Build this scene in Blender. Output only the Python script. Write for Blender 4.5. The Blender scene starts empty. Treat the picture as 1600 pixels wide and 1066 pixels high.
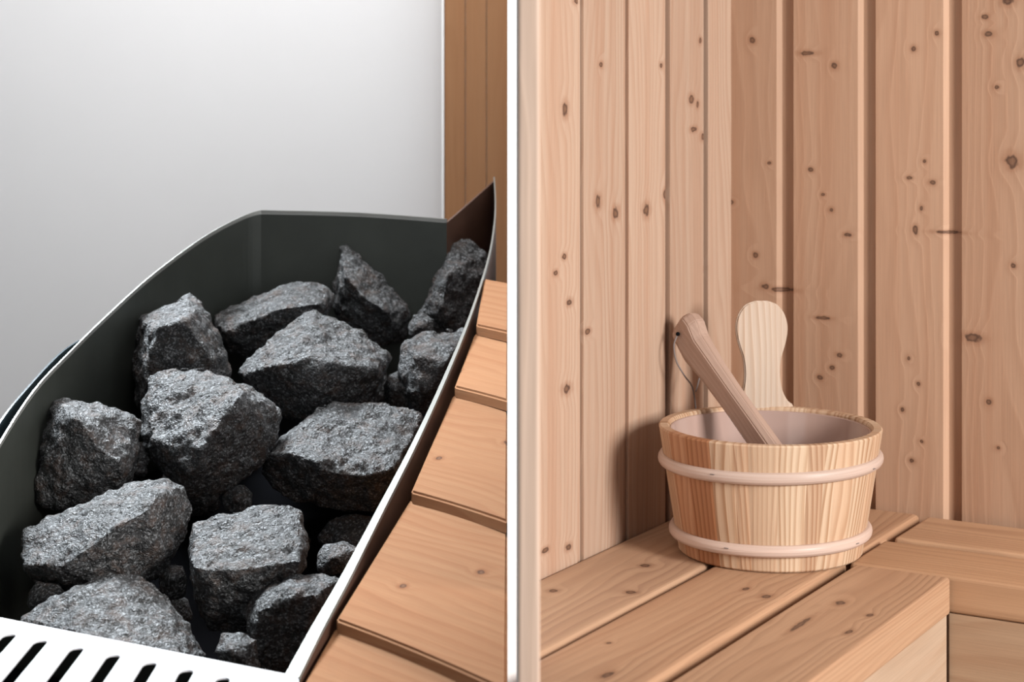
import bpy, bmesh, math, random
from mathutils import Vector, Matrix, noise
random.seed(4)
C = bpy.context.scene.collection

# ------------------------------------------------------------------ camera, world, lights, exposure
F = 2900.0; HOR = 125.0; CX = 800.0; CAMZ = 1.5
sc = bpy.context.scene
cd = bpy.data.cameras.new('camera'); cam = bpy.data.objects.new('camera', cd); C.objects.link(cam)
cam.location = (0, 0, CAMZ); cam.rotation_euler = (math.pi/2, 0, 0)
cd.sensor_width = 36; cd.lens = 36*F/1600; cd.shift_y = -(533-HOR)/1600; cd.clip_start = .05
cd.dof.use_dof = True; cd.dof.focus_distance = 2.3; cd.dof.aperture_fstop = 5.8
sc.camera = cam
sc.view_settings.view_transform = 'Standard'; sc.view_settings.look = 'None'
sc.view_settings.gamma = 1; sc.view_settings.use_curve_mapping = False
sc.view_settings.exposure = 0.0
w = bpy.data.worlds.new('world'); sc.world = w; w.use_nodes = True
w.node_tree.nodes['Background'].inputs[0].default_value = (.95, .97, 1, 1)
w.node_tree.nodes['Background'].inputs[1].default_value = .30

def area(name, loc, target, sx, sy, power, col=(1, 1, 1)):
    l = bpy.data.lights.new(name, 'AREA'); l.shape = 'RECTANGLE'; l.size = sx; l.size_y = sy
    l.energy = power; l.color = col
    o = bpy.data.objects.new(name, l); C.objects.link(o); o.location = loc
    o.rotation_euler = (Vector(target)-Vector(loc)).to_track_quat('-Z', 'Y').to_euler()
    return o
area('window_light_right', (2.15, .1, 1.95), (.35, 2.4, 1.0), .7, 1.0, 145, (1, .975, .95))
sk = area('skylight_left', (-.98, 3.0, 2.4), (-.5, 2.3, 1.05), .6, .4, 12.5, (.86, .94, 1))
sk.data.spread = math.radians(58)
ww = area('added_wall_fill', (-.30, 2.55, 2.9), (-.42, 3.35, 1.35), 1.2, .2, 17, (1, .985, .98))  # added lamp, no fixture seen; brightens the white wall at the left
ww.data.spread = math.radians(110)

# ------------------------------------------------------------------ helpers
def at(px, py, Y):                       # a point of the place seen at that pixel, Y metres away
    return Vector(((px-CX)/F*Y, Y, CAMZ-(py-HOR)/F*Y))

def obj(name, bm, mat, parent=None, smooth=False, loc=None):
    me = bpy.data.meshes.new(name); bm.to_mesh(me); bm.free()
    if smooth:
        for p in me.polygons: p.use_smooth = True
    me.materials.append(mat)
    o = bpy.data.objects.new(name, me); C.objects.link(o)
    if parent: o.parent = parent
    if loc is not None: o.location = loc
    return o

def tag(o, label, cat, group=None):
    o['label'] = label; o['category'] = cat
    if group: o['group'] = group
    return o

def struct(o):
    o['kind'] = 'structure'; return o

def thing(name, label, cat, loc=(0, 0, 0), rz=0, group=None):
    o = bpy.data.objects.new(name, None); C.objects.link(o); o.location = loc; o.rotation_euler = (0, 0, rz)
    o.empty_display_size = .05
    return tag(o, label, cat, group)

def box(bm, x0, x1, y0, y1, z0, z1, bev=0, seg=2):
    r = bmesh.ops.create_cube(bm, size=1)
    for v in r['verts']:
        v.co = Vector((x0+(v.co.x+.5)*(x1-x0), y0+(v.co.y+.5)*(y1-y0), z0+(v.co.z+.5)*(z1-z0)))
    if bev:
        es = list({e for v in r['verts'] for e in v.link_edges})
        bmesh.ops.bevel(bm, geom=es, offset=bev, segments=seg, profile=.5, affect='EDGES')

def prism(bm, pts_bottom, pts_top):
    n = len(pts_top)
    b = [bm.verts.new(p) for p in pts_bottom]; t = [bm.verts.new(p) for p in pts_top]
    bm.faces.new(t); bm.faces.new(b[::-1])
    for i in range(n):
        j = (i+1) % n; bm.faces.new((b[i], b[j], t[j], t[i]))
    bmesh.ops.recalc_face_normals(bm, faces=bm.faces)

def tube(pts, r, seg=10):
    bm = bmesh.new(); rings = []
    for i, p in enumerate(pts):
        p = Vector(p); a = Vector(pts[max(i-1, 0)]); b = Vector(pts[min(i+1, len(pts)-1)])
        d = (b-a).normalized(); u = d.orthogonal().normalized(); u = (Vector((0, 1, .01))-d*d.dot(Vector((0, 1, .01)))).normalized(); v = d.cross(u)
        rings.append([bm.verts.new(p+(u*math.cos(k*2*math.pi/seg)+v*math.sin(k*2*math.pi/seg))*r) for k in range(seg)])
    for A, B in zip(rings, rings[1:]):
        for k in range(seg): bm.faces.new((A[k], A[(k+1) % seg], B[(k+1) % seg], B[k]))
    bm.faces.new(rings[0][::-1]); bm.faces.new(rings[-1])
    bmesh.ops.recalc_face_normals(bm, faces=bm.faces)
    return bm

def spline(pts, n):                      # Catmull-Rom through the points
    P = [Vector(p) for p in pts]; out = []
    for i in range(len(P)-1):
        a = P[max(i-1, 0)]; b = P[i]; c = P[i+1]; d = P[min(i+2, len(P)-1)]
        for k in range(n):
            t = k/n
            out.append(.5*((2*b)+(c-a)*t+(2*a-5*b+4*c-d)*t*t+(3*b-a-3*c+d)*t*t*t))
    out.append(P[-1]); return out

# ------------------------------------------------------------------ materials
class NT:
    def __init__(s, name):
        s.m = bpy.data.materials.new(name); s.m.use_nodes = True; s.t = s.m.node_tree
        s.b = s.t.nodes['Principled BSDF']
    def n(s, kind, **kw):
        o = s.t.nodes.new(kind)
        for k, v in kw.items(): setattr(o, k, v)
        return o
    def set(s, sock, v):
        if isinstance(v, bpy.types.NodeSocket): s.t.links.new(v, sock)
        elif v is not None: sock.default_value = v
    def math(s, op, a, b=None, c=None, clamp=False):
        o = s.n('ShaderNodeMath', operation=op, use_clamp=clamp)
        s.set(o.inputs[0], a); s.set(o.inputs[1], b); s.set(o.inputs[2], c)
        return o.outputs[0]
    def vec(s, op, a, b=None):
        o = s.n('ShaderNodeVectorMath', operation=op); s.set(o.inputs[0], a); s.set(o.inputs[1], b)
        return o.outputs['Value'] if op in ('LENGTH', 'DISTANCE', 'DOT_PRODUCT') else o.outputs[0]
    def comb(s, x, y, z):
        o = s.n('ShaderNodeCombineXYZ')
        for i, v in enumerate((x, y, z)): s.set(o.inputs[i], v)
        return o.outputs[0]
    def noise(s, v, scale, detail=3, rough=.5):
        o = s.n('ShaderNodeTexNoise'); s.set(o.inputs['Vector'], v)
        o.inputs['Scale'].default_value = scale; o.inputs['Detail'].default_value = detail; o.inputs['Roughness'].default_value = rough
        return o.outputs['Fac']
    def rng(s, v, a, b, c, d, smooth=False):
        o = s.n('ShaderNodeMapRange')
        if smooth: o.interpolation_type = 'SMOOTHSTEP'
        s.set(o.inputs[0], v)
        for i, q in enumerate((a, b, c, d)): o.inputs[i+1].default_value = q
        return o.outputs[0]
    def mix(s, f, a, b, mode='MIX'):
        o = s.n('ShaderNodeMix', data_type='RGBA', blend_type=mode)
        s.set(o.inputs[0], f)
        for i, v in ((6, a), (7, b)):
            if isinstance(v, tuple): v = (*v[:3], 1)
            s.set(o.inputs[i], v)
        return o.outputs[2]
    def bump(s, h, dist, strength=1):
        o = s.n('ShaderNodeBump'); s.set(o.inputs['Height'], h); o.inputs['Distance'].default_value = dist
        o.inputs['Strength'].default_value = strength
        s.t.links.new(o.outputs[0], s.b.inputs['Normal'])

K = .62                                   # how light the wood is overall
def wood(name, light, dark, axes='XYZ', ring=.5, freq=90, rough=.6, knots=(), spec=.3, uv=False, tone=.14, tonecol=None, wav=1.0, bidtone=.08, tint=None, em=.6):
    """axes: local axis along the grain, across it, through it.  knots: (along, across, r_along, r_across)"""
    light = tuple(v*K for v in light); dark = tuple(v*K for v in dark)
    m = NT(name)
    if uv:
        u = m.n('ShaderNodeUVMap'); sep = m.n('ShaderNodeSeparateXYZ'); m.t.links.new(u.outputs[0], sep.inputs[0])
    else:
        u = m.n('ShaderNodeTexCoord'); sep = m.n('ShaderNodeSeparateXYZ'); m.t.links.new(u.outputs['Object'], sep.inputs[0])
    a, c, e = (sep.outputs['XYZ'.index(k)] for k in axes)
    oi = m.n('ShaderNodeObjectInfo').outputs['Random']
    at_ = m.n('ShaderNodeAttribute', attribute_name='bid').outputs['Fac']
    seed = m.math('ADD', m.math('MULTIPLY', oi, 17.3), m.math('MULTIPLY', at_, 3.71))
    sep2 = m.math('ADD', c, m.math('MULTIPLY', e, em))
    # knots
    bend = None; D = None
    if knots:
        P = m.comb(a, c, 0.0)
        for (ka, kc, ra, rc) in knots:
            q = m.n('ShaderNodeVectorMath', operation='SUBTRACT'); m.t.links.new(P, q.inputs[0]); q.inputs[1].default_value = (ka, kc, 0)
            q2 = m.n('ShaderNodeVectorMath', operation='MULTIPLY'); m.t.links.new(q.outputs[0], q2.inputs[0]); q2.inputs[1].default_value = (1/ra, 1/rc, 0)
            d = m.vec('LENGTH', q2.outputs[0])
            D = d if D is None else m.math('MINIMUM', D, d)
        bend = m.rng(D, 0, 5, .8, 0, True)
    lowv = m.comb(m.math('MULTIPLY', a, 1.6), m.math('MULTIPLY', sep2, 9), seed)
    low = m.noise(lowv, 1.0, 2, .45)
    r = m.math('ADD', m.math('MULTIPLY', sep2, freq), m.math('MULTIPLY', low, 9*wav))
    if bend is not None: r = m.math('ADD', r, bend)
    fr = m.math('FRACT', r)
    rr = m.rng(fr, 0, .82, 0, 1, True); fall = m.rng(fr, .88, 1, 1, 0)
    rg = m.math('MULTIPLY', m.math('POWER', rr, 2.2), fall)
    # rings strong in some areas and faint in others
    rs = m.rng(m.noise(m.comb(m.math('MULTIPLY', a, .8), m.math('MULTIPLY', sep2, 14), m.math('ADD', seed, 9.1)), 1.0, 2), .35, .65, .35, 1.0)
    rg = m.math('MULTIPLY', rg, rs)
    fib = m.noise(m.comb(m.math('MULTIPLY', a, 14), m.math('MULTIPLY', c, 700), m.math('ADD', m.math('MULTIPLY', e, 700), seed)), 1.0, 2)
    tn = m.noise(m.comb(m.math("MULTIPLY", a, .5), m.math("MULTIPLY", sep2, 40), m.math('ADD', seed, 4.4)), 1.0, 3)
    col = m.mix(m.math('MULTIPLY', rg, ring), light, dark)
    tc = tonecol or (dark[0]*1.05, dark[1]*.93, dark[2]*.85)
    col = m.mix(m.rng(tn, .4, .75, 0, tone*3), col, tc)
    br = m.math('ADD', m.rng(fib, .25, .75, .93, 1.06), m.math('MULTIPLY', m.math('SUBTRACT', m.math('FRACT', m.math('MULTIPLY', seed, 5.77)), .5), bidtone*2))
    g = m.n('ShaderNodeVectorMath', operation='SCALE'); m.t.links.new(col, g.inputs[0]); m.t.links.new(br, g.inputs['Scale'])
    col = g.outputs[0]
    if tint:
        tf = m.n('ShaderNodeAttribute', attribute_name='tint').outputs['Fac']
        col = m.mix(tf, col, tuple(v*K*2.0 for v in tint), 'MULTIPLY')
    if knots:
        wob = m.noise(m.comb(m.math('MULTIPLY', a, 90), m.math('MULTIPLY', c, 120), 0.0), 1.0, 2)
        Dn = m.math('ADD', D, m.rng(wob, .3, .7, -.25, .25))
        halo = m.rng(Dn, .8, 2.2, .45, 0, True)
        core = m.rng(Dn, .6, 1.05, 1, 0, True); inner = m.rng(Dn, .15, .7, .5, 0, True)
        col = m.mix(halo, col, (dark[0]*.75, dark[1]*.6, dark[2]*.5))
        col = m.mix(m.math('MULTIPLY', core, .88), col, (.055, .026, .017))
        col = m.mix(inner, col, (.27, .14, .08))
    m.t.links.new(col, m.b.inputs['Base Color'])
    m.b.inputs['Roughness'].default_value = rough
    m.b.inputs['Specular IOR Level'].default_value = spec
    m.bump(m.math('ADD', m.math('MULTIPLY', fib, .6), rg), .0006, .35)
    return m.m

def plain(name, col, rough=.5, metal=0, spec=.5, nscale=30, namt=.04, bump=0):
    m = NT(name)
    tc = m.n('ShaderNodeTexCoord').outputs['Object']
    nz = m.noise(tc, nscale, 4)
    g = m.n('ShaderNodeVectorMath', operation='SCALE'); g.inputs[0].default_value = col; m.t.links.new(m.rng(nz, .3, .7, 1-namt, 1+namt), g.inputs['Scale'])
    m.t.links.new(g.outputs[0], m.b.inputs['Base Color'])
    m.b.inputs['Roughness'].default_value = rough; m.b.inputs['Metallic'].default_value = metal
    m.b.inputs['Specular IOR Level'].default_value = spec
    if bump: m.bump(nz, bump)
    return m.m

def rock_mat():
    m = NT('granite')
    tc0 = m.n('ShaderNodeTexCoord').outputs['Object']
    rnd = m.n('ShaderNodeObjectInfo').outputs['Random']
    tc = m.vec('ADD', tc0, m.comb(m.math('MULTIPLY', rnd, 9), 0.0, 0.0))
    v = m.n('ShaderNodeTexVoronoi'); v.inputs['Scale'].default_value = 480; m.t.links.new(tc, v.inputs['Vector'])
    cell = m.n('ShaderNodeSeparateXYZ'); m.t.links.new(v.outputs['Color'], cell.inputs[0])
    n1 = m.noise(tc, 22, 5, .6); n2 = m.noise(tc, 150, 4, .65); n3 = m.noise(tc, 420, 2, .6)
    base = m.mix(m.rng(n1, .35, .68, 0, 1), (.014, .013, .0125), (.045, .045, .046))
    base = m.mix(m.rng(n2, .50, .68, 0, .75), base, (.008, .008, .008))
    base = m.mix(m.rng(cell.outputs[0], .66, .9, 0, .85), base, (.19, .195, .20))
    base = m.mix(m.rng(m.noise(tc, 45, 3, .7), .50, .68, 0, .5), base, (.075, .038, .022))
    m.t.links.new(base, m.b.inputs['Base Color'])
    m.t.links.new(m.rng(n2, .3, .7, .62, .38), m.b.inputs['Roughness'])
    m.b.inputs['Specular IOR Level'].default_value = .55
    h = m.math('ADD', m.math('MULTIPLY', n2, 1.0), m.math('ADD', m.math('MULTIPLY', n3, .45), m.math('MULTIPLY', m.noise(tc, 60, 4, .6), 1.6)))
    m.bump(h, .006, .9)
    return m.m

M = {}
M['white'] = plain('white_paint', (.97, .97, .97), .6, nscale=5, namt=.01)
M['plaster'] = plain('grey_white_plaster', (.78, .78, .785), .85, nscale=4, namt=.012)
M['floor'] = plain('floor_tile_grey', (.25, .22, .2), .6, nscale=6, namt=.08)
M['steel_dark'] = plain('dark_steel', (.045, .049, .042), .45, .4, nscale=12, namt=.12)
M['steel_rim'] = plain('bare_steel_edge', (.27, .27, .25), .4, .5, nscale=14, namt=.06)
M['glass_edge'] = plain('blue_black_enamel', (.03, .045, .055), .2, 0, nscale=8, namt=.1)
M['white_metal'] = plain('white_enamel', (.88, .87, .89), .3, nscale=6, namt=.01)
M['black'] = plain('recess_shade_black', (.006, .006, .007), 1.0, spec=0.0, nscale=9, namt=.3)  # near-black paints in the shade of stone gaps, shelf slots and cord hole
M['granite'] = rock_mat()
M['liner'] = plain('tan_reflection_liner', (.37, .255, .215), .12, nscale=5, namt=.02)  # tan of reflected and show-through wood put into the white plastic
M['cord'] = plain('grey_leather_cord', (.16, .13, .12), .7)
M['birch'] = wood('pale_birch_hoop', (.82, .62, .52), (.70, .48, .37), 'XYZ', .3, 200, .4, uv=True, tone=.06)
M['stave'] = wood('pine_stave', (.94, .70, .49), (.48, .24, .11), 'XYZ', .85, 125, .48, uv=True, tone=.10, wav=1.5, bidtone=.07, tint=(.52, .31, .20))
M['handle_stave'] = wood('pale_pine_handle', (.82, .64, .50), (.60, .38, .24), 'ZXY', .65, 120, .5, tone=.06)
M['ladle'] = wood('brown_alder', (.60, .41, .32), (.47, .30, .22), 'ZXY', .3, 120, .5, tone=.08)
M['post'] = wood('pale_pine_post', (.80, .59, .46), (.72, .51, .38), 'ZXY', .25, 60, .6, tone=.05)
M['panel'] = wood('amber_pine_panel', (.52, .26, .12), (.42, .19, .08), 'ZXY', .3, 40, .6, tone=.12)
M['guard'] = wood('heater_guard_pine', (.52, .26, .13), (.39, .16, .072), 'XYZ', .4, 70, .8, tone=.09, spec=.1,
                  knots=[(-.035, -.025, .006, .004), (.035, .03, .006, .004)])

# ------------------------------------------------------------------ the setting
TH = .0046
CAPY = 1.9
bm = bmesh.new(); box(bm, -TH, TH, CAPY, 3.45, 0, 2.9)
struct(obj('added_divider', bm, M['white']))  # added partition in place of the white strip between the two views
bm = bmesh.new(); box(bm, -2.2, 2.6, .9, 3.9, -.05, 0)
struct(obj('floor', bm, M['floor']))
bm = bmesh.new(); box(bm, -2.2, -TH, 3.35, 3.45, 0, 2.9)
struct(obj('wall_back_left', bm, M['plaster']))
# bench frame of reference in the sauna: s runs along the left wall, t along the back wall
D1 = Vector((.5124, .8588, 0)); D2 = Vector((.8588, -.5124, 0)); A0 = Vector((.0363, 2.239, 0)); BZ = .9
SB = .555
def st(s, t, z=0): return A0+D1*s+D2*t+Vector((0, 0, z))
def wall_profile(u0, u1, period, off, gr, dep=.006, slit=.001, bv=.005):
    """outline (u, depth) of grooved cladding"""
    sl = slit if callable(slit) else (lambda k: slit)
    pts = []; k = math.floor((u0-off)/period)
    pts.append((u0, 0, k))
    while True:
        a = off+k*period                                  # board k spans a .. a+period-gr, then the groove
        e = a+period-gr
        for u, d in ((e-bv, 0), (e, dep), (a+period-sl(k), dep), (a+period-sl(k)+.0003, dep+.010), (a+period-.0003, dep+.010), (a+period, 0)):
            if u0 < u < u1: pts.append((u, d, k if u < a+period else k+1))
            if u >= u1: pts.append((u1, 0, k)); return pts
        k += 1
def grooved_wall(name, origin, du, dn, u0, u1, off, period, gr, z0, z1, mat, dep=.006, thick=.03, slit=.001, bv=.005):
    """local X = along the wall, local Y = outward normal, local Z = up"""
    bm = bmesh.new(); lay = bm.faces.layers.float.new('bid')
    pr = wall_profile(u0, u1, period, off, gr, dep, slit, bv)
    lo = [bm.verts.new((u, -d, z0)) for u, d, k in pr]; hi = [bm.verts.new((u, -d, z1)) for u, d, k in pr]
    for i in range(len(pr)-1):
        f = bm.faces.new((lo[i], lo[i+1], hi[i+1], hi[i])); f[lay] = float(pr[i][2])
    L = [bm.verts.new((u, -thick, z)) for u, z in ((u0, z0), (u1, z0), (u1, z1), (u0, z1))]
    bm.faces.new(L)
    bm.faces.new([hi[i] for i in range(len(hi))]+[L[2], L[3]]); bm.faces.new([lo[i] for i in range(len(lo)-1, -1, -1)]+[L[0], L[1]])
    bm.faces.new((lo[0], hi[0], L[3], L[0])); bm.faces.new((lo[-1], hi[-1], L[2], L[1]))
    bmesh.ops.recalc_face_normals(bm, faces=bm.faces)
    o = obj(name, bm, mat)
    R = Matrix((du, dn, (0, 0, 1))).transposed().to_4x4(); R.translation = origin
    o.matrix_world = R
    return struct(o)
def on_left(px, py):
    k = (px-CX)/F; s = (A0.x-A0.y*k)/(D1.y*k-D1.x); Y = A0.y+D1.y*s
    return s, CAMZ-(py-HOR)/F*Y, Y
CO = st(SB, 0)
def on_back(px, py):
    k = (px-CX)/F; t = (CO.y*k-CO.x)/(D2.x-D2.y*k); Y = CO.y+D2.y*t
    return t, CAMZ-(py-HOR)/F*Y, Y
def knl(lst, fn, obl):
    out = []
    for px, py, rx, ry in lst:
        u, z, Y = fn(px, py); k = Y/F
        out.append((z, u, ry*k*.95, rx*k*obl))
    return out
KL = [(883,171,5,12),(934,315,5,12),(962,333,6,10),(1010,328,6,11),(1039,305,4,9),(1080,155,5,8),(1090,164,3,6),(1084,202,6,5),(1099,214,5,7),(1094,64,3,6),
      (939,101,3,5),(1033,103,3,5),(882,401,4,5),(890,472,5,6),(868,427,4,5),(1102,420,3,6),(901,2,5,5),(885,608,7,8),(918,518,5,5),(852,860,6,5),(888,855,5,6),(944,880,4,5)]
KB = [(1261,83,12,4),(1304,103,5,6),(1428,76,4,5),(1464,52,4,5),(1539,26,5,4),(1544,53,7,5),(1595,98,7,9),(1557,136,4,4),(1575,2,9,7),(1581,252,10,12),(1444,252,3,4),
      (1421,278,5,3),(1457,285,5,4),(1440,325,3,5),(1430,359,4,8),(1481,363,20,3),(1325,367,6,4),(1299,328,4,4),(1286,304,3,3),(1583,415,4,5),(1267,265,4,4),(1220,453,20,4),
      (1202,255,3,3),(1175,63,5,6),(1143,316,4,4),(1181,399,4,5),(1196,448,6,5),(1285,497,11,3),(1312,555,5,4),(1300,575,4,4),(1281,590,5,4),(1520,528,13,8),(1308,760,4,4),
      (1420,560,3,4),(1435,600,3,4),(1410,640,3,4),(1425,720,4,4),(1440,690,3,3),(1545,628,4,5),(1560,700,3,3)]
ML = wood('spruce_cladding_left', (.69, .48, .35), (.52, .29, .18), 'ZXY', .45, 75, .62, knots=knl(KL, on_left, 1.9), tone=.2)
MB = wood('spruce_cladding_back', (.68, .42, .275), (.53, .295, .18), 'ZXY', .35, 45, .62, knots=knl(KB, on_back, 1.15), tone=.20)
# left wall: boards pitch .124, seams at s = .0963, .22, .3435, .467
grooved_wall('wall_left', st(0, 0), D1, D2, -.020, SB+.0, -.1427, .1235, .010, 0, 2.9, ML, dep=.004, slit=lambda k: .0016 if k < 3 else .0065, thick=.0155)
grooved_wall('wall_back', CO, D2, -D1, 0, 1.3, -.0255, .1230, .0205, 0, 2.9, MB, dep=.0085, bv=.0058)
# pale post standing before the bench, beside the added white divider
bm = bmesh.new(); box(bm, .0047, .0240, 1.585, 1.625, 0, 2.9, .003, 3)
struct(obj('trim_1', bm, M['post'], smooth=False))
# amber panel at the end of the added divider in the left room
bm = bmesh.new()
for x0, x1 in ((-.118, -.082), (-.081, -.045), (-.044, -TH-.0005)):
    box(bm, x0, x1, 3.24, 3.27, 0, 2.9, .001)
struct(obj('trim_2', bm, M['panel']))
bm = bmesh.new(); box(bm, -.1225, -.1185, 3.235, 3.27, 0, 2.9, .001)
struct(obj('trim_3', bm, M['white']))

# ------------------------------------------------------------------ benches
bk = {'b1': [(.10, .055, .006, .005), (-.02, .03, .006, .004), (.05, -.035, .006, .004)]}
def bench_board(name, parent, s0, s1, t0, t1, z1, th, mat, along='s', cut=False, bev=.005):
    if along == 's': L, W = s1-s0, t1-t0
    else: L, W = t1-t0, s1-s0
    bm = bmesh.new(); box(bm, -L/2, L/2, -W/2, W/2, -th/2, th/2, bev, 3)
    c = st((s0+s1)/2, (t0+t1)/2, z1-th/2)
    ang = math.atan2(D1.y, D1.x) if along == 's' else math.atan2(D2.y, D2.x)
    R = Matrix.Rotation(ang, 4, 'Z'); R.translation = c
    if cut:                                # scribed to the added divider
        Ri = R.inverted(); p = Ri @ Vector((.027, 0, c.z)); n = (Ri.to_3x3() @ Vector((-1, 0, 0)))
        r = bmesh.ops.bisect_plane(bm, geom=bm.verts[:]+bm.edges[:]+bm.faces[:], plane_co=p, plane_no=n, clear_outer=True)
        es = [e for e in r['geom_cut'] if isinstance(e, bmesh.types.BMEdge)]
        bmesh.ops.holes_fill(bm, edges=es, sides=0)
    o = obj(name, bm, mat, parent); o.matrix_world = R
    return o
def bwood(name, kn, base=(0.734, 0.433, 0.257), dark=(.48, .25, .14), **k):
    return wood(name, base, dark, 'XYZ', .5, k.get('freq', 60), .55, knots=kn, tone=.12, em=k.get('em', .6))
def loc_s(px, py, s0, s1, t0, t1):        # photo position -> local board coordinates
    Y = .6*F/(py-HOR); p = Vector(((px-CX)/F*Y, Y, 0))-A0
    return p.dot(D1)-(s0+s1)/2, p.dot(D2)-(t0+t1)/2
def kb(lst, s0, s1, t0, t1):
    return [(*loc_s(x, y, s0, s1, t0, t1), a, c) for x, y, a, c in lst]
left = thing('sauna_bench', 'pine bench of three long boards along the left wall, carrying the wooden bucket', 'bench')
e1 = (-.30, SB-.002, .002, .146); e2 = (-.5, SB-.002, .152, .287); e3 = (-.6, .2525, .303, .423)
bench_board('board', left, *e1, BZ, .045, bwood('bench_pine_a', kb([(873,908,.007,.007),(988,881,.008,.007),(942,936,.007,.006)], *e1), (0.691, 0.433, 0.272), (.44, .25, .16)), cut=True)
bench_board('board', left, *e2, BZ, .045, bwood('bench_pine_b', kb([(1085,915,.009,.006),(1135,916,.008,.004),(893,1045,.014,.005),(1025,1018,.004,.003)], *e2), freq=70), cut=True, bev=.009)
bench_board('board', left, *e3, BZ, .045, bwood('bench_pine_c', kb([(1350,948,.010,.006),(1275,949,.007,.004),(1235,973,.010,.004),(1310,985,.03,.004),(1365,1000,.012,.008)], *e3), (0.713, 0.422, 0.252), (.46, .25, .14), freq=80, em=2.2), cut=True, bev=.004)
bench_board('fascia', left, -.6, .255, .385, .418, BZ-.0455, .22, bwood('bench_pine_d', [], (.66, .47, .33), (.50, .30, .18)), cut=True, bev=.002)
for s_, t_ in ((-.05, .06), (.19, .32), (.48, .2)):
    bm = bmesh.new(); box(bm, -.02, .02, -.02, .02, 0, BZ-.046, .003)
    o = obj('leg', bm, M['handle_stave'], left); R = Matrix.Rotation(math.atan2(D1.y, D1.x), 4, 'Z'); R.translation = st(s_, t_); o.matrix_world = R
right = thing('sauna_bench', 'pine bench run of two crosswise boards against the back wall at the right', 'bench')
r1 = (.257, .386, .293, 1.25); r2 = (.404, SB-.012, .299, 1.25)
bench_board('board', right, r1[0], r1[1], r1[2], r1[3], BZ, .045, bwood('bench_pine_e', [], (0.756, 0.443, 0.252), (.48, .26, .14), freq=65), along='t')
bench_board('board', right, *r2, BZ, .045, bwood('bench_pine_f', [(-.3, .03, .006, .005)], (0.734, 0.433, 0.252), (.47, .26, .15)), along='t')
bench_board('fascia', right, .260, .29, .4175, 1.25, BZ-.0455, .10, bwood('bench_pine_g', [(-.2, .0, .01, .006)], (.62, .40, .25), (.46, .25, .14)), along='t', bev=.002)
bench_board('fascia', right, .260, .29, .4175, 1.25, BZ-.147, .12, bwood('bench_pine_h', [], (.62, .40, .25), (.46, .25, .14)), along='t', bev=.002)
for s_, t_ in ((.34, .5), (.34, 1.15), (.5, .4), (.5, 1.15)):
    bm = bmesh.new(); box(bm, -.02, .02, -.02, .02, 0, BZ-.046, .003)
    o = obj('leg', bm, M['handle_stave'], right); R = Matrix.Rotation(math.atan2(D1.y, D1.x), 4, 'Z'); R.translation = st(s_, t_); o.matrix_world = R

# ------------------------------------------------------------------ the bucket
BX, BY = .3293, 2.37; RB, RT, BH, BT = .1165, .1418, .160, .0135
bucket = thing('sauna_bucket', 'round pine bucket with two pale hoops and one tall paddle-shaped stave, standing on the bench', 'bucket', (BX, BY, BZ))
def rad(z): return RB+(RT-RB)*z/BH
bm = bmesh.new(); uvl = bm.loops.layers.uv.new('UVMap'); lay = bm.faces.layers.float.new('bid')
NS = 192
widths = [11, 7, 14, 9, 12, 8, 13, 10, 6, 12, 9, 11, 8, 14, 10, 9, 12, 17]
cuts = []; lay2 = bm.faces.layers.float.new('tint')
for i, q in enumerate(widths): cuts += [i]*q
cuts = (cuts+[len(widths)-1]*NS)[:NS]
tints = [0]*NS
fb = [(1036, .45), (1048, .8), (1072, .95), (1113, .12), (1146, .3), (1172, .18), (1216, .0), (1262, .35), (1284, .05), (1306, .25), (1334, .1), (1358, .3), (1372, .1)]
cang = math.atan2(-BY, -BX)
for k in range(NS):                        # the staves one sees from the room, by where their joints sit
    a = (2*math.pi*(k+.5)/NS-cang+math.pi) % (2*math.pi)-math.pi
    if abs(a) < 1.5:
        x = 1203+173*math.sin(a); idx = sum(1 for q, _ in fb if q <= x)
        cuts[k] = 30+idx; tints[k] = fb[idx-1][1] if idx else .1
    else: tints[k] = (cuts[k]*.37) % 1*.4
prof = [(0.001, 0, 0), (.001, RB-.002, 0), (.003, RB, .0), (BH*.33, None, 0), (BH*.66, None, 0), (BH-.002, None, 0), (BH, -1, 0), (BH, -2, 0), (BH-.0025, -3, 0), (.012, -4, 0)]
def pr(i):
    z, r, _ = prof[i]
    if r is None: r = rad(z)
    elif r == 0: r = .03
    elif r == -1: r = rad(z)-.002
    elif r == -2: r = rad(z)-BT+.002
    elif r in (-3, -4): r = rad(z)-BT
    return r, z
ringv = []
for i in range(len(prof)):
    r, z = pr(i); ringv.append([])
    for k in range(NS):
        a = 2*math.pi*k/NS
        joint = cuts[k] != cuts[k-1]
        rr = r-(.0006 if joint and 1 < i < 7 else 0)
        ringv[-1].append(bm.verts.new((rr*math.cos(a), rr*math.sin(a), z)))
for i in range(len(prof)-1):
    for k in range(NS):
        f = bm.faces.new((ringv[i][k], ringv[i][(k+1) % NS], ringv[i+1][(k+1) % NS], ringv[i+1][k])); f[lay] = float(cuts[k])+1; f[lay2] = tints[k]
        for lp, (ii, kk) in zip(f.loops, ((i, k), (i, k+1), (i+1, k+1), (i+1, k))):
            r_, z_ = pr(ii); lp[uvl].uv = (z_+(r_-.14)*1.0, kk*2*math.pi/NS*.13)
bm.faces.new(ringv[0][::-1])
f = bm.faces.new(ringv[-1])
bmesh.ops.recalc_face_normals(bm, faces=bm.faces)
body = obj('stave_wall', bm, M['stave'], bucket, smooth=False)
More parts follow.
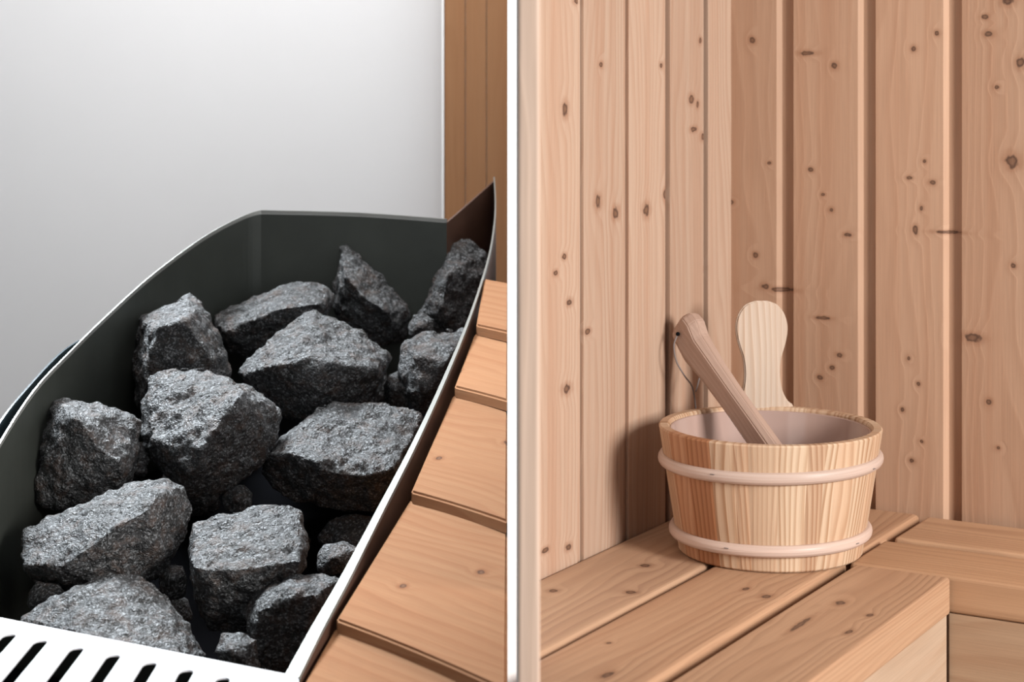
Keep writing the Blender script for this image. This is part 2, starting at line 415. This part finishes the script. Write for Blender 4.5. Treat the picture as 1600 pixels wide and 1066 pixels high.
# liner
bm = bmesh.new(); R_ = []
for (dr, z) in ((.0, .155), (-.0012, .1555), (-.002, .154), (-.002, .035), (-.012, .022), (-.06, .020)):
    R_.append([bm.verts.new(((rad(z)-BT+dr-.0003)*math.cos(2*math.pi*k/96), (rad(z)-BT+dr-.0003)*math.sin(2*math.pi*k/96), z)) for k in range(96)])
for A, B in zip(R_, R_[1:]):
    for k in range(96): bm.faces.new((A[k], A[(k+1) % 96], B[(k+1) % 96], B[k]))
bm.faces.new(R_[-1])
obj('liner', bm, M['liner'], bucket, smooth=True)['label'] = 'glossy white plastic liner inside the bucket'
# hoops
def hoop(z, r, rx, rz, tilt):
    bm = bmesh.new(); uvl = bm.loops.layers.uv.new('UVMap'); n, q = 128, 14; V = []
    for k in range(n):
        a = 2*math.pi*k/n
        V.append([bm.verts.new(((r+rx*math.cos(2*math.pi*j/q))*math.cos(a), (r+rx*math.cos(2*math.pi*j/q))*math.sin(a), z+rz*math.sin(2*math.pi*j/q)+tilt*math.cos(a))) for j in range(q)])
    for k in range(n):
        for j in range(q):
            f = bm.faces.new((V[k][j], V[(k+1) % n][j], V[(k+1) % n][(j+1) % q], V[k][(j+1) % q]))
            for lp, (kk, jj) in zip(f.loops, ((k, j), (k+1, j), (k+1, j+1), (k, j+1))):
                lp[uvl].uv = (kk*.0065, jj*.0035)
    return bm
h1 = obj('hoop', hoop(.1195, .1365, .0062, .0078, .003), M['birch'], bucket, smooth=True); h1['label'] = 'smooth pale hoop below the rim'
h2 = obj('hoop', hoop(.0285, .1228, .0060, .0075, .002), M['birch'], bucket, smooth=True); h2['label'] = 'smooth pale hoop near the foot'
# the small nail heads on the hoops
for hh, zz, rr_, degs in ((h1, .1195, .1432, (-127, -35)), (h2, .0285, .1292, (-122, -42))):
    for dg in degs:
        a = math.radians(dg); bm = bmesh.new()
        box(bm, -.0008, .0008, -.0028, .0028, -.0004, .0004, .0002, 1)
        o = obj('staple', bm, M['cord'], hh); o.location = (rr_*math.cos(a)*.999, rr_*math.sin(a)*.999, zz+.001); o.rotation_euler = (0, 0, a)
# the tall stave used as a handle
out = [(-.041, -.02), (-.041, .001), (-.034, .008), (-.0275, .020), (-.0245, .035), (-.024, .050), (-.026, .066), (-.031, .082), (-.0345, .098), (-.0345, .112), (-.030, .126), (-.021, .137), (-.008, .142)]
pts = spline([(x, 0, z) for x, z in out], 4)
pts = pts+[Vector((-p.x, 0, p.z)) for p in reversed(pts)]
bm = bmesh.new()
prism(bm, [(p.x, .007, p.z) for p in pts], [(p.x, -.007, p.z) for p in pts])
bmesh.ops.bevel(bm, geom=[e for e in bm.edges if abs(e.verts[0].co.y-e.verts[1].co.y) < .001], offset=.0018, segments=2, affect='EDGES')
hd = obj('handle', bm, M['handle_stave'], bucket); hd.location = (.0085, .1355, BH-.001); hd.rotation_euler = (-.10, 0, 0)
hd['label'] = 'tall rounded paddle-shaped stave rising above the rim'

# ------------------------------------------------------------------ the ladle leaning in the bucket
ptop = Vector((.2345, 2.515, 1.159)); pbot = Vector((.386, 2.305, .945))
dz = (ptop-pbot); Lh = dz.length
ladle = thing('sauna_ladle', 'brown wooden ladle leaning in the bucket against the left wall', 'ladle', pbot)
zax = dz.normalized(); yax = (Vector((.35, 1, .45))-zax*zax.dot(Vector((.35, 1, .45)))).normalized(); xax = yax.cross(zax).normalized()
Rm = Matrix((xax, yax, zax)).transposed().to_4x4()
sec = [(0, .018, .011), (.08, .020, .012), (.16, .0195, .0115), (.215, .0190, .0115), (.26, .0205, .0125), (Lh-.030, .0245, .015), (Lh-.010, .0265, .0165), (Lh+.004, .0250, .0155), (Lh+.011, .017, .010)]
bm = bmesh.new(); rings = []
cs = [(1, .45), (.62, 1), (-.62, 1), (-1, .45), (-1, -.45), (-.62, -1), (.62, -1), (1, -.45)]
for z, a_, b_ in sec: rings.append([bm.verts.new((x*a_+(.006 if z > Lh-.02 else 0), y*b_, z)) for x, y in cs])
for A, B in zip(rings, rings[1:]):
    for k in range(8): bm.faces.new((A[k], A[(k+1) % 8], B[(k+1) % 8], B[k]))
bm.faces.new(rings[0][::-1]); bm.faces.new(rings[-1]); bmesh.ops.recalc_face_normals(bm, faces=bm.faces)
bmesh.ops.bevel(bm, geom=bm.edges[:], offset=.0015, segments=2, affect='EDGES')
o = obj('handle', bm, M['ladle'], ladle); o.matrix_local = Rm
bm = bmesh.new(); prf = [(.001, -.022), (.026, -.022), (.033, -.012), (.036, .012), (.034, .016), (.031, .012), (.027, -.012), (.001, -.015)]
R_ = [[bm.verts.new((r*math.cos(2*math.pi*k/40), r*math.sin(2*math.pi*k/40), z)) for k in range(40)] for r, z in prf]
for A, B in zip(R_, R_[1:]):
    for k in range(40): bm.faces.new((A[k], A[(k+1) % 40], B[(k+1) % 40], B[k]))
bmesh.ops.recalc_face_normals(bm, faces=bm.faces)
obj('bowl', bm, M['ladle'], ladle, smooth=True, loc=(-.022, .008, .0))
cp = [at(1059, 522, 2.50), at(1053, 540, 2.492), at(1057, 565, 2.49), at(1070, 588, 2.495), at(1082, 606, 2.50), at(1087, 640, 2.52), at(1086, 665, 2.56)]
cord = obj('cord', tube([p-pbot for p in spline(cp, 6)], .0011), M['cord'], ladle, smooth=True)
cp = [at(1059, 522, 2.50), at(1072, 540, 2.525), at(1088, 560, 2.53), at(1094, 580, 2.525), at(1091, 598, 2.515), at(1087, 612, 2.503)]
obj('cord', tube([p-pbot for p in spline(cp, 6)], .0011), M['cord'], ladle, smooth=True)
bm = bmesh.new(); bmesh.ops.create_uvsphere(bm, u_segments=14, v_segments=8, radius=.0028)
obj('cord_hole', bm, M['black'], ladle, smooth=True, loc=at(1059, 522, 2.498)-pbot)

# ------------------------------------------------------------------ the heater
H_, B_ = 1.3597, .4064
def yp(py, c=0.0): return (H_+c)/((py-HOR)/F+B_)
def rim(px, py): return at(px, py, yp(py))
heater = thing('sauna_heater', 'open steel sauna heater with curved dark shell and white slotted front shelf, full of stones', 'heater', (-.35, 2.4, 0))
H0 = Vector((-.35, 2.4, 0))
leftc = spline([rim(*p) for p in ((-60, 812), (0, 697), (55, 612), (110, 553), (170, 494), (240, 431), (320, 372), (380, 340), (408, 331))], 5)
backc = spline([rim(408, 331), rim(560, 335), rim(698, 345)], 4)
rightc = spline([rim(*p) for p in ((773, 279), (775, 330), (768, 390), (752, 450), (728, 520), (690, 612), (650, 700), (600, 800), (550, 900), (505, 985), (467, 1062))], 4)
def sheet(name, curve, thick_fn, side, bottom, mat, rimw=None):
    """upright sheet hanging below a rim curve; side = +1/-1 gives which side the thickness grows to"""
    bm = bmesh.new(); cols = []
    for i, p in enumerate(curve):
        a = curve[max(i-1, 0)]; b = curve[min(i+1, len(curve)-1)]
        d = (b-a); d.z = 0; d.normalize(); n = Vector((d.y, -d.x, 0))*side
        th = thick_fn(i/(len(curve)-1))
        q = p+n*th
        zb = bottom(p)
        cols.append([bm.verts.new(Vector((v[0], v[1], v[2]))-H0) for v in ((p.x, p.y, zb), (p.x, p.y, p.z), (q.x, q.y, p.z), (q.x, q.y, zb))])
    for A, B in zip(cols, cols[1:]):
        for k in range(4): bm.faces.new((A[k], A[(k+1) % 4], B[(k+1) % 4], B[k]))
    bm.faces.new(cols[0]); bm.faces.new(cols[-1][::-1]); bmesh.ops.recalc_face_normals(bm, faces=bm.faces)
    return obj(name, bm, mat, heater)
zero = lambda p: .0
def lip(name, curve, thick_fn, side, up=.0025, dn=.003):
    c2 = [p+Vector((0, 0, up)) for p in curve]
    return sheet(name, c2, thick_fn, side, lambda p: p.z-up-dn, M['steel_rim'])
SH = Vector((0, 0, -.0035))
sheet('left_shell', [p+SH for p in leftc], lambda u: .004, -1, zero, M['steel_dark'])
lip('rim_edge', leftc, lambda u: .0016+.0012*(1-u), -1)
back2 = [p+SH for p in backc]
M['reflection_brown'] = plain('painted_reflection_steel', (.12, .062, .042), .38, .4, nscale=20, namt=.15)  # brown of the reflected amber wood put into the steel colour
sheet('back_shell', back2, lambda u: .004, -1, zero, M['steel_dark'])
sheet('corner_plate', [rim(698, 345)+SH, rim(735, 313)+SH, rim(772, 280)+SH], lambda u: .003, -1, zero, M['reflection_brown'])['label'] = 'steel corner plate with brown wood reflection in its colour'
lip('rim_edge', backc, lambda u: .005, -1)
sheet('right_shell', [p+SH for p in rightc], lambda u: .0015, 1, zero, M['reflection_brown'])
lip('rim_edge', rightc, lambda u: .0018+.014*u*u, 1)['label'] = 'bare steel edge widening toward the front'
outer = spline([rim(*p) for p in ((-60, 765), (0, 657), (50, 595), (95, 548), (125, 527))], 5)
outer = [p+Vector((0, 0, -.004)) for p in outer]
sheet('outer_shell', outer, lambda u: .003, -1, zero, M['glass_edge'])['label'] = 'blue-black outer shell'
# bottom tray inside and front wall
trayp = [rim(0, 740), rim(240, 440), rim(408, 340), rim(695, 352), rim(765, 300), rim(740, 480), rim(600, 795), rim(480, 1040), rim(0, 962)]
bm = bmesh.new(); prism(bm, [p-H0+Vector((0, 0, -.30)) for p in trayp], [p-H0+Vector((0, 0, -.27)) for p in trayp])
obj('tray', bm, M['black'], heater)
# the white slotted shelf in front (level)
ZS = .906-1.5
pl0 = Vector((-.62, 2.06, .906)); 
def bedge(x):                              # back edge of the shelf
    x0, y0 = (0-800)/F*2.03, 2.03; x1, y1 = (470-800)/F*1.828, 1.828
    return y0+(y1-y0)*(x-x0)/(x1-x0)
ZS = CAMZ-(965-HOR)/F*2.03
slots = []
for px, py in ((70, 1001), (126.5, 1012.5), (183.5, 1023.5), (240.5, 1035.5), (297.5, 1047), (354, 1059)):
    Y = (CAMZ-ZS)*F/(py-HOR); slots.append(((px-800-4)/F*Y, Y))
hw = .0072; YF = 1.52
XR = -.2085; XL = -.80
bm = bmesh.new()
def q4(x0, x1, a0, a1, b0, b1):
    bm.faces.new([bm.verts.new(v) for v in ((x0, a0, 0), (x1, a1, 0), (x1, b1, 0), (x0, b0, 0))])
xs = [XL]
more = [(slots[0][0]-k*.0387, bedge(slots[0][0]-k*.0387)-(bedge(slots[0][0])-slots[0][1])) for k in (4, 3, 2, 1)]
allsl = more+slots
cur = XL
for sx, sy in allsl:
    q4(cur, sx-hw, YF, YF, bedge(cur), bedge(sx-hw)); n = 8
    for k in range(n):
        a = -hw+2*hw*k/n; b = -hw+2*hw*(k+1)/n
        ca = math.sqrt(max(0, hw*hw-a*a)); cb = math.sqrt(max(0, hw*hw-b*b))
        q4(sx+a, sx+b, sy-hw+ca, sy-hw+cb, bedge(sx+a), bedge(sx+b))
        q4(sx+a, sx+b, YF, YF, YF+.03+hw-ca, YF+.03+hw-cb)
    cur = sx+hw
q4(cur, XR-.012, YF, YF, bedge(cur), bedge(XR-.012))
q4(XR-.012, XR-.003, YF, YF, bedge(XR-.012), bedge(XR-.003)-.003); q4(XR-.003, XR, YF, YF, bedge(XR-.003)-.003, bedge(XR)-.012)
bmesh.ops.remove_doubles(bm, verts=bm.verts, dist=1e-5)
bmesh.ops.recalc_face_normals(bm, faces=bm.faces)
for v in bm.verts: v.co += Vector((0, 0, ZS))-H0
o = obj('slotted_shelf', bm, M['white_metal'], heater); o['label'] = 'white slotted metal shelf'
md = o.modifiers.new('s', 'SOLIDIFY'); md.thickness = .002; md.offset = -1
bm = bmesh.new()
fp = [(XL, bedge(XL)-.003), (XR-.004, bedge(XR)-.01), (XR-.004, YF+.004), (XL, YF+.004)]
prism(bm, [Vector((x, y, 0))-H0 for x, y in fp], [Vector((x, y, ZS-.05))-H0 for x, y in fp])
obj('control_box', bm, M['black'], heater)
bm = bmesh.new()
prism(bm, [Vector((x, y, 0))-H0 for x, y in ((XL, bedge(XL)), (XR, bedge(XR)), (XR, bedge(XR)+.004), (XL, bedge(XL)+.004))],
      [Vector((x, y, ZS-.003))-H0 for x, y in ((XL, bedge(XL)), (XR, bedge(XR)), (XR, bedge(XR)+.004), (XL, bedge(XL)+.004))])
obj('front_panel', bm, M['steel_dark'], heater)

# ------------------------------------------------------------------ the wooden guard right of the heater
guard = thing('heater_guard', 'stepped pine guard of overlapping slats beside the right edge of the heater', 'guard', (-.1, 2.2, 0))
G0 = Vector((-.1, 2.2, 0))
edges = [((757, 440), (793, 447)), ((742, 508), (793, 519)), ((708, 604), (793, 626)), ((640, 768), (793, 815)), ((523, 968), (793, 1080)), ((455, 1098), (793, 1245))]
XG = -TH-.0003
E = []
for (l, r) in edges:
    Yl = yp(l[1]); drop = (l[1]-HOR)/F*Yl; L_ = at(l[0]+2, l[1], Yl)
    Yr = drop*F/(r[1]-HOR); R2 = Vector((XG, Yr, CAMZ-drop)); E.append((L_, R2))
ft = .016
for i in range(5):
    (a0, a1), (b0, b1) = E[i], E[i+1]
    fz = Vector((0, 0, -ft if i else 0))
    n = 8; bm = bmesh.new()
    c = (a0+a1+b0+b1)/4
    # curved rows: back edge (under the slat behind), front edge bowed slightly toward the viewer at the right
    def row(p, q, dzv, bow):
        out = []
        for k in range(n+1):
            u = k/n; v = p.lerp(q, u)+dzv; v.y -= bow*(u*(1-u))*4; out.append(v)
        return out
    back = row(a0+Vector((-.002, .012, .004)), a1+Vector((0, .012, .004)), fz, .0)
    front = row(b0, b1, Vector((0, 0, 0)), -.006*(i*.4))
    X = (b1-b0).normalized(); Yv = ((a0+a1)/2-(b0+b1)/2); Yv = (Yv-X*Yv.dot(X)).normalized(); Zv = X.cross(Yv)
    R = Matrix((X, Yv, Zv)).transposed().to_4x4(); R.translation = c
    Ri = R.inverted(); T = []; Bt = []
    for k in range(n+1):
        T.append([bm.verts.new(Ri @ back[k]), bm.verts.new(Ri @ front[k])])
        Bt.append([bm.verts.new(Ri @ (back[k]+Vector((0, 0, -ft)))), bm.verts.new(Ri @ (front[k]+Vector((0, 0, -ft))))])
    for k in range(n):
        bm.faces.new((T[k][0], T[k][1], T[k+1][1], T[k+1][0])); bm.faces.new((Bt[k][0], Bt[k+1][0], Bt[k+1][1], Bt[k][1]))
        bm.faces.new((T[k][1], Bt[k][1], Bt[k+1][1], T[k+1][1])); bm.faces.new((T[k][0], T[k+1][0], Bt[k+1][0], Bt[k][0]))
    bm.faces.new((T[0][0], Bt[0][0], Bt[0][1], T[0][1])); bm.faces.new((T[n][0], T[n][1], Bt[n][1], Bt[n][0]))
    bmesh.ops.recalc_face_normals(bm, faces=bm.faces)
    es = [e for e in bm.edges if len({f.normal.to_tuple(1) for f in e.link_faces}) > 1 and e.calc_length() < 1 and abs(e.calc_face_angle(0)) > .6]
    bmesh.ops.bevel(bm, geom=es, offset=.0025, segments=2, affect='EDGES')
    o = obj('slat', bm, M['guard'], guard); Rp = R.copy(); Rp.translation = c-G0; o.matrix_local = Rp
bm = bmesh.new()
lo = [E[0][0], E[5][0], E[5][1], E[0][1]]
dd = Vector((.006, 0, -.05))
top = [E[0][0]+dd, E[5][0]+dd, E[5][1]+Vector((0, 0, -.05)), E[0][1]+Vector((0, 0, -.05))]
prism(bm, [Vector((p.x, p.y, 0))-G0 for p in top], [p-G0 for p in top])
obj('base_block', bm, M['panel'], guard)

# ------------------------------------------------------------------ the stones
tex1 = bpy.data.textures.new('lumps', 'CLOUDS'); tex1.noise_scale = .055; tex1.noise_depth = 2
tex2 = bpy.data.textures.new('chips', 'VORONOI'); tex2.noise_scale = .022; tex2.distance_metric = 'DISTANCE'
tex3 = bpy.data.textures.new('grit', 'CLOUDS'); tex3.noise_scale = .010; tex3.noise_depth = 3
def stone(label, outline, ridge, c=.075, yref=None, amp=1.0, thick=.55, vox=.0030, top=None):
    """outline, ridge: points of the stone as seen; outline points near the top lie farther off, the ridge nearer"""
    xs = [p[0] for p in outline]; ys = [p[1] for p in outline]
    mx, my = sum(xs)/len(xs), sum(ys)/len(ys); y0, y1 = min(ys), max(ys)
    Yc = yp(yref if yref else y0+.45*(y1-y0), c)
    size = (max(xs)-min(xs)+y1-y0)/2/F*Yc
    P = []
    for x, y in outline:
        u = (y-y0)/(y1-y0)                 # 0 top, 1 bottom
        P.append(at(x, y, Yc+size*(.38-.42*u)))
    for r_ in ridge:
        x, y = r_[:2]; dd = r_[2] if len(r_) > 2 else -.30
        P.append(at(x, y, Yc+size*dd))
    for x, y in outline[::2]:
        P.append(at(mx+(x-mx)*.72, my+(y-my)*.6+.12*(y1-y0), Yc+size*thick))
    cen = sum(P, Vector())/len(P)
    bm = bmesh.new()
    for p in P: bm.verts.new(p-cen)
    r = bmesh.ops.convex_hull(bm, input=bm.verts)
    junk = [g for g in r['geom_interior'] if isinstance(g, bmesh.types.BMVert)]
    if junk: bmesh.ops.delete(bm, geom=junk, context='VERTS')
    bmesh.ops.recalc_face_normals(bm, faces=bm.faces)
    o = obj('heater_stone', bm, M['granite'], smooth=True, loc=cen)
    tag(o, label, 'stone', 'stones heaped in the heater')
    m = o.modifiers.new('r', 'REMESH'); m.mode = 'VOXEL'; m.voxel_size = vox; m.use_smooth_shade = True
    m = o.modifiers.new('s', 'SMOOTH'); m.iterations = 1; m.factor = .5
    for tx, st_, in ((tex1, .013*amp), (tex2, -.007*amp), (tex3, .006*amp)):
        m = o.modifiers.new('d', 'DISPLACE'); m.texture = tx; m.strength = st_; m.mid_level = .5 if tx is not tex2 else .35; m.texture_coords = 'GLOBAL'
    return o
stone('dark pointed stone upper left, behind the big middle stone', [(214,495),(262,478),(296,457),(318,470),(336,510),(360,555),(361,590),(350,650),(260,670),(210,640),(204,590),(205,555)], [(245,515),(290,500),(330,560),(225,600),(300,620)], yref=560)
stone('stone at the far left, touching the curved shell', [(77,620),(112,622),(161,632),(195,645),(222,655),(224,700),(215,740),(190,775),(140,798),(90,800),(50,790),(43,770),(52,700),(60,648)], [(118,650,-.3),(150,700,-.34),(185,722,-.3),(100,760,-.2)])
stone('large blocky stone in the middle with a bright left face', [(232,585),(262,575),(318,574),(350,581),(385,598),(425,623),(442,642),(438,685),(410,732),(370,765),(320,788),(285,782),(250,740),(222,705),(217,670),(224,620)], [(372,622,-.18),(345,655,-.3),(318,700,-.38),(300,745,-.34),(235,690,-.15)])
stone('tall many-sided stone above the middle, peaked at its top', [(372,585),(400,552),(423,525),(465,498),(492,482),(515,490),(569,518),(606,545),(610,560),(600,592),(588,630),(540,655),(470,665),(425,640),(385,605)], [(423,572,-.25),(458,548,-.22),(488,560,-.32),(527,572,-.32),(590,575,-.2),(500,620,-.3)])
stone('long flat stone lying at the back, left of the pointed one', [(332,492),(360,480),(400,460),(440,442),(477,436),(505,443),(523,460),(515,500),(470,545),(400,562),(360,552),(338,520)], [(350,520,-.2),(400,497,-.26),(440,482,-.26),(500,474,-.2)], c=.08, yref=470)
stone('steep pointed stone standing against the back shell', [(531,366),(546,370),(570,391),(594,410),(617,441),(643,473),(647,490),(632,532),(590,548),(545,525),(520,482),(519,450),(525,400)], [(537,430,-.2),(565,462,-.3),(605,487,-.3)], c=.09, yref=440)
stone('rounded stone at the back right beside the steel edge', [(719,369),(740,376),(764,393),(764,430),(746,480),(718,530),(675,522),(656,490),(667,458),(683,420),(696,386)], [(700,430,-.2),(690,480,-.22)], c=.07, yref=430)
stone('speckled stone at the right, cut off by the steel edge', [(722,512),(669,514),(636,530),(622,558),(617,590),(628,620),(655,648),(690,642),(712,600),(732,550),(734,520)], [(650,560,-.25),(660,610,-.28),(700,560,-.25)], c=.085, yref=570)
stone('broad stone with a bright flat top at the right of the middle', [(408,717),(425,700),(445,688),(460,663),(495,632),(540,623),(600,627),(645,639),(662,652),(650,690),(627,735),(605,775),(585,802),(530,797),(470,787),(425,762),(409,740)], [(418,712,-.12),(450,705,-.22),(482,718,-.3),(522,742,-.36),(570,745,-.36),(618,731,-.3)], c=.12)
stone('wide slanting stone at the lower left', [(30,852),(36,828),(76,804),(133,790),(179,773),(192,760),(259,748),(286,762),(299,793),(297,815),(267,892),(229,912),(170,925),(103,925),(46,908),(32,881)], [(38,886,-.2),(95,888,-.34),(126,866,-.36),(183,824,-.32),(229,797,-.26),(250,772,-.1)])
stone('flat-topped stone low in the centre with a dark front', [(293,850),(301,816),(350,800),(400,788),(442,782),(470,794),(484,838),(478,885),(462,930),(430,972),(380,992),(330,987),(305,942),(295,890)], [(299,885,-.3),(330,894,-.36),(385,890,-.38),(430,883,-.36),(474,876,-.3)], yref=865)
stone('pale greenish stone at the bottom left, behind the white shelf', [(30,964),(76,933),(152,895),(190,888),(213,903),(267,929),(293,970),(330,1022),(300,1070),(150,1060),(40,1010)], [(110,985,-.3),(200,1010,-.34),(280,1030,-.3)], c=.10, yref=975)
stone('dark rounded stone at the bottom right near the steel edge', [(385,957),(400,924),(423,905),(465,893),(503,895),(532,905),(525,960),(500,1020),(470,1080),(400,1080),(384,1010)], [(400,955,-.25),(450,920,-.2),(490,930,-.25)], c=.10, yref=965)
stone('small stone at the bottom centre touching the white shelf', [(331,1019),(345,989),(378,985),(402,1000),(410,1060),(360,1065)], [(360,1015)], c=.09, yref=1010, amp=.6)
stone('small smooth pebble between the two lower stones', [(247,905),(256,884),(272,878),(288,884),(294,905),(290,935),(262,940),(250,925)], [(268,905)], c=.125, yref=900, amp=.25)
stone('small dark pebble deep under the big middle stone', [(345,775),(360,757),(380,753),(396,768),(396,792),(370,805),(350,798)], [(370,778)], c=.15, yref=770, amp=.25)
stone('small dark stone at the left bottom, under the slanting stone', [(42,925),(55,905),(90,908),(110,930),(105,960),(60,965),(40,950)], [(70,935)], c=.13, yref=930, amp=.5)
stone('small dark stone deep beside the flat-topped one', [(492,870),(505,850),(540,843),(565,855),(560,890),(520,900),(496,895)], [(520,872)], c=.16, yref=870, amp=.5)
stone('small stone wedged left of the speckled one', [(598,602),(608,582),(626,575),(640,600),(640,640),(610,640),(600,625)], [(612,606)], c=.13, yref=600, amp=.4)
stone('small stone wedged below the back right stone', [(637,505),(645,490),(662,486),(680,500),(676,530),(650,535),(638,522)], [(655,508)], c=.115, yref=505, amp=.4)
# stones underneath that fill the bed
for (x, y, cc, lb) in ((140, 870, .20, 'under the wide slanting stone at the lower left'), (330, 660, .20, 'behind the large blocky middle stone'), (460, 560, .20, 'under the tall peaked stone'),
        (560, 600, .21, 'between the peaked stone and the speckled one'), (590, 700, .21, 'under the broad flat-topped stone at the right'), (300, 760, .2, 'under the lower tip of the blocky middle stone'),
        (190, 720, .2, 'between the far left stone and the blocky one'), (430, 850, .21, 'under the flat-topped stone with the dark front'), (640, 480, .18, 'below the steep pointed stone at the back'),
        (250, 960, .2, 'under the pale greenish stone at the bottom left'), (440, 1000, .2, 'under the dark rounded stone at the bottom right'), (560, 840, .21, 'at the right bottom beside the steel edge')):
    pts_ = [(x+62*math.cos(a*.785)*random.uniform(.8, 1.1), y+48*math.sin(a*.785)*random.uniform(.8, 1.1)) for a in range(8)]
    stone('black stone in deep shadow '+lb, pts_, [(x, y+10, -.3)], c=cc, yref=y, vox=.007)
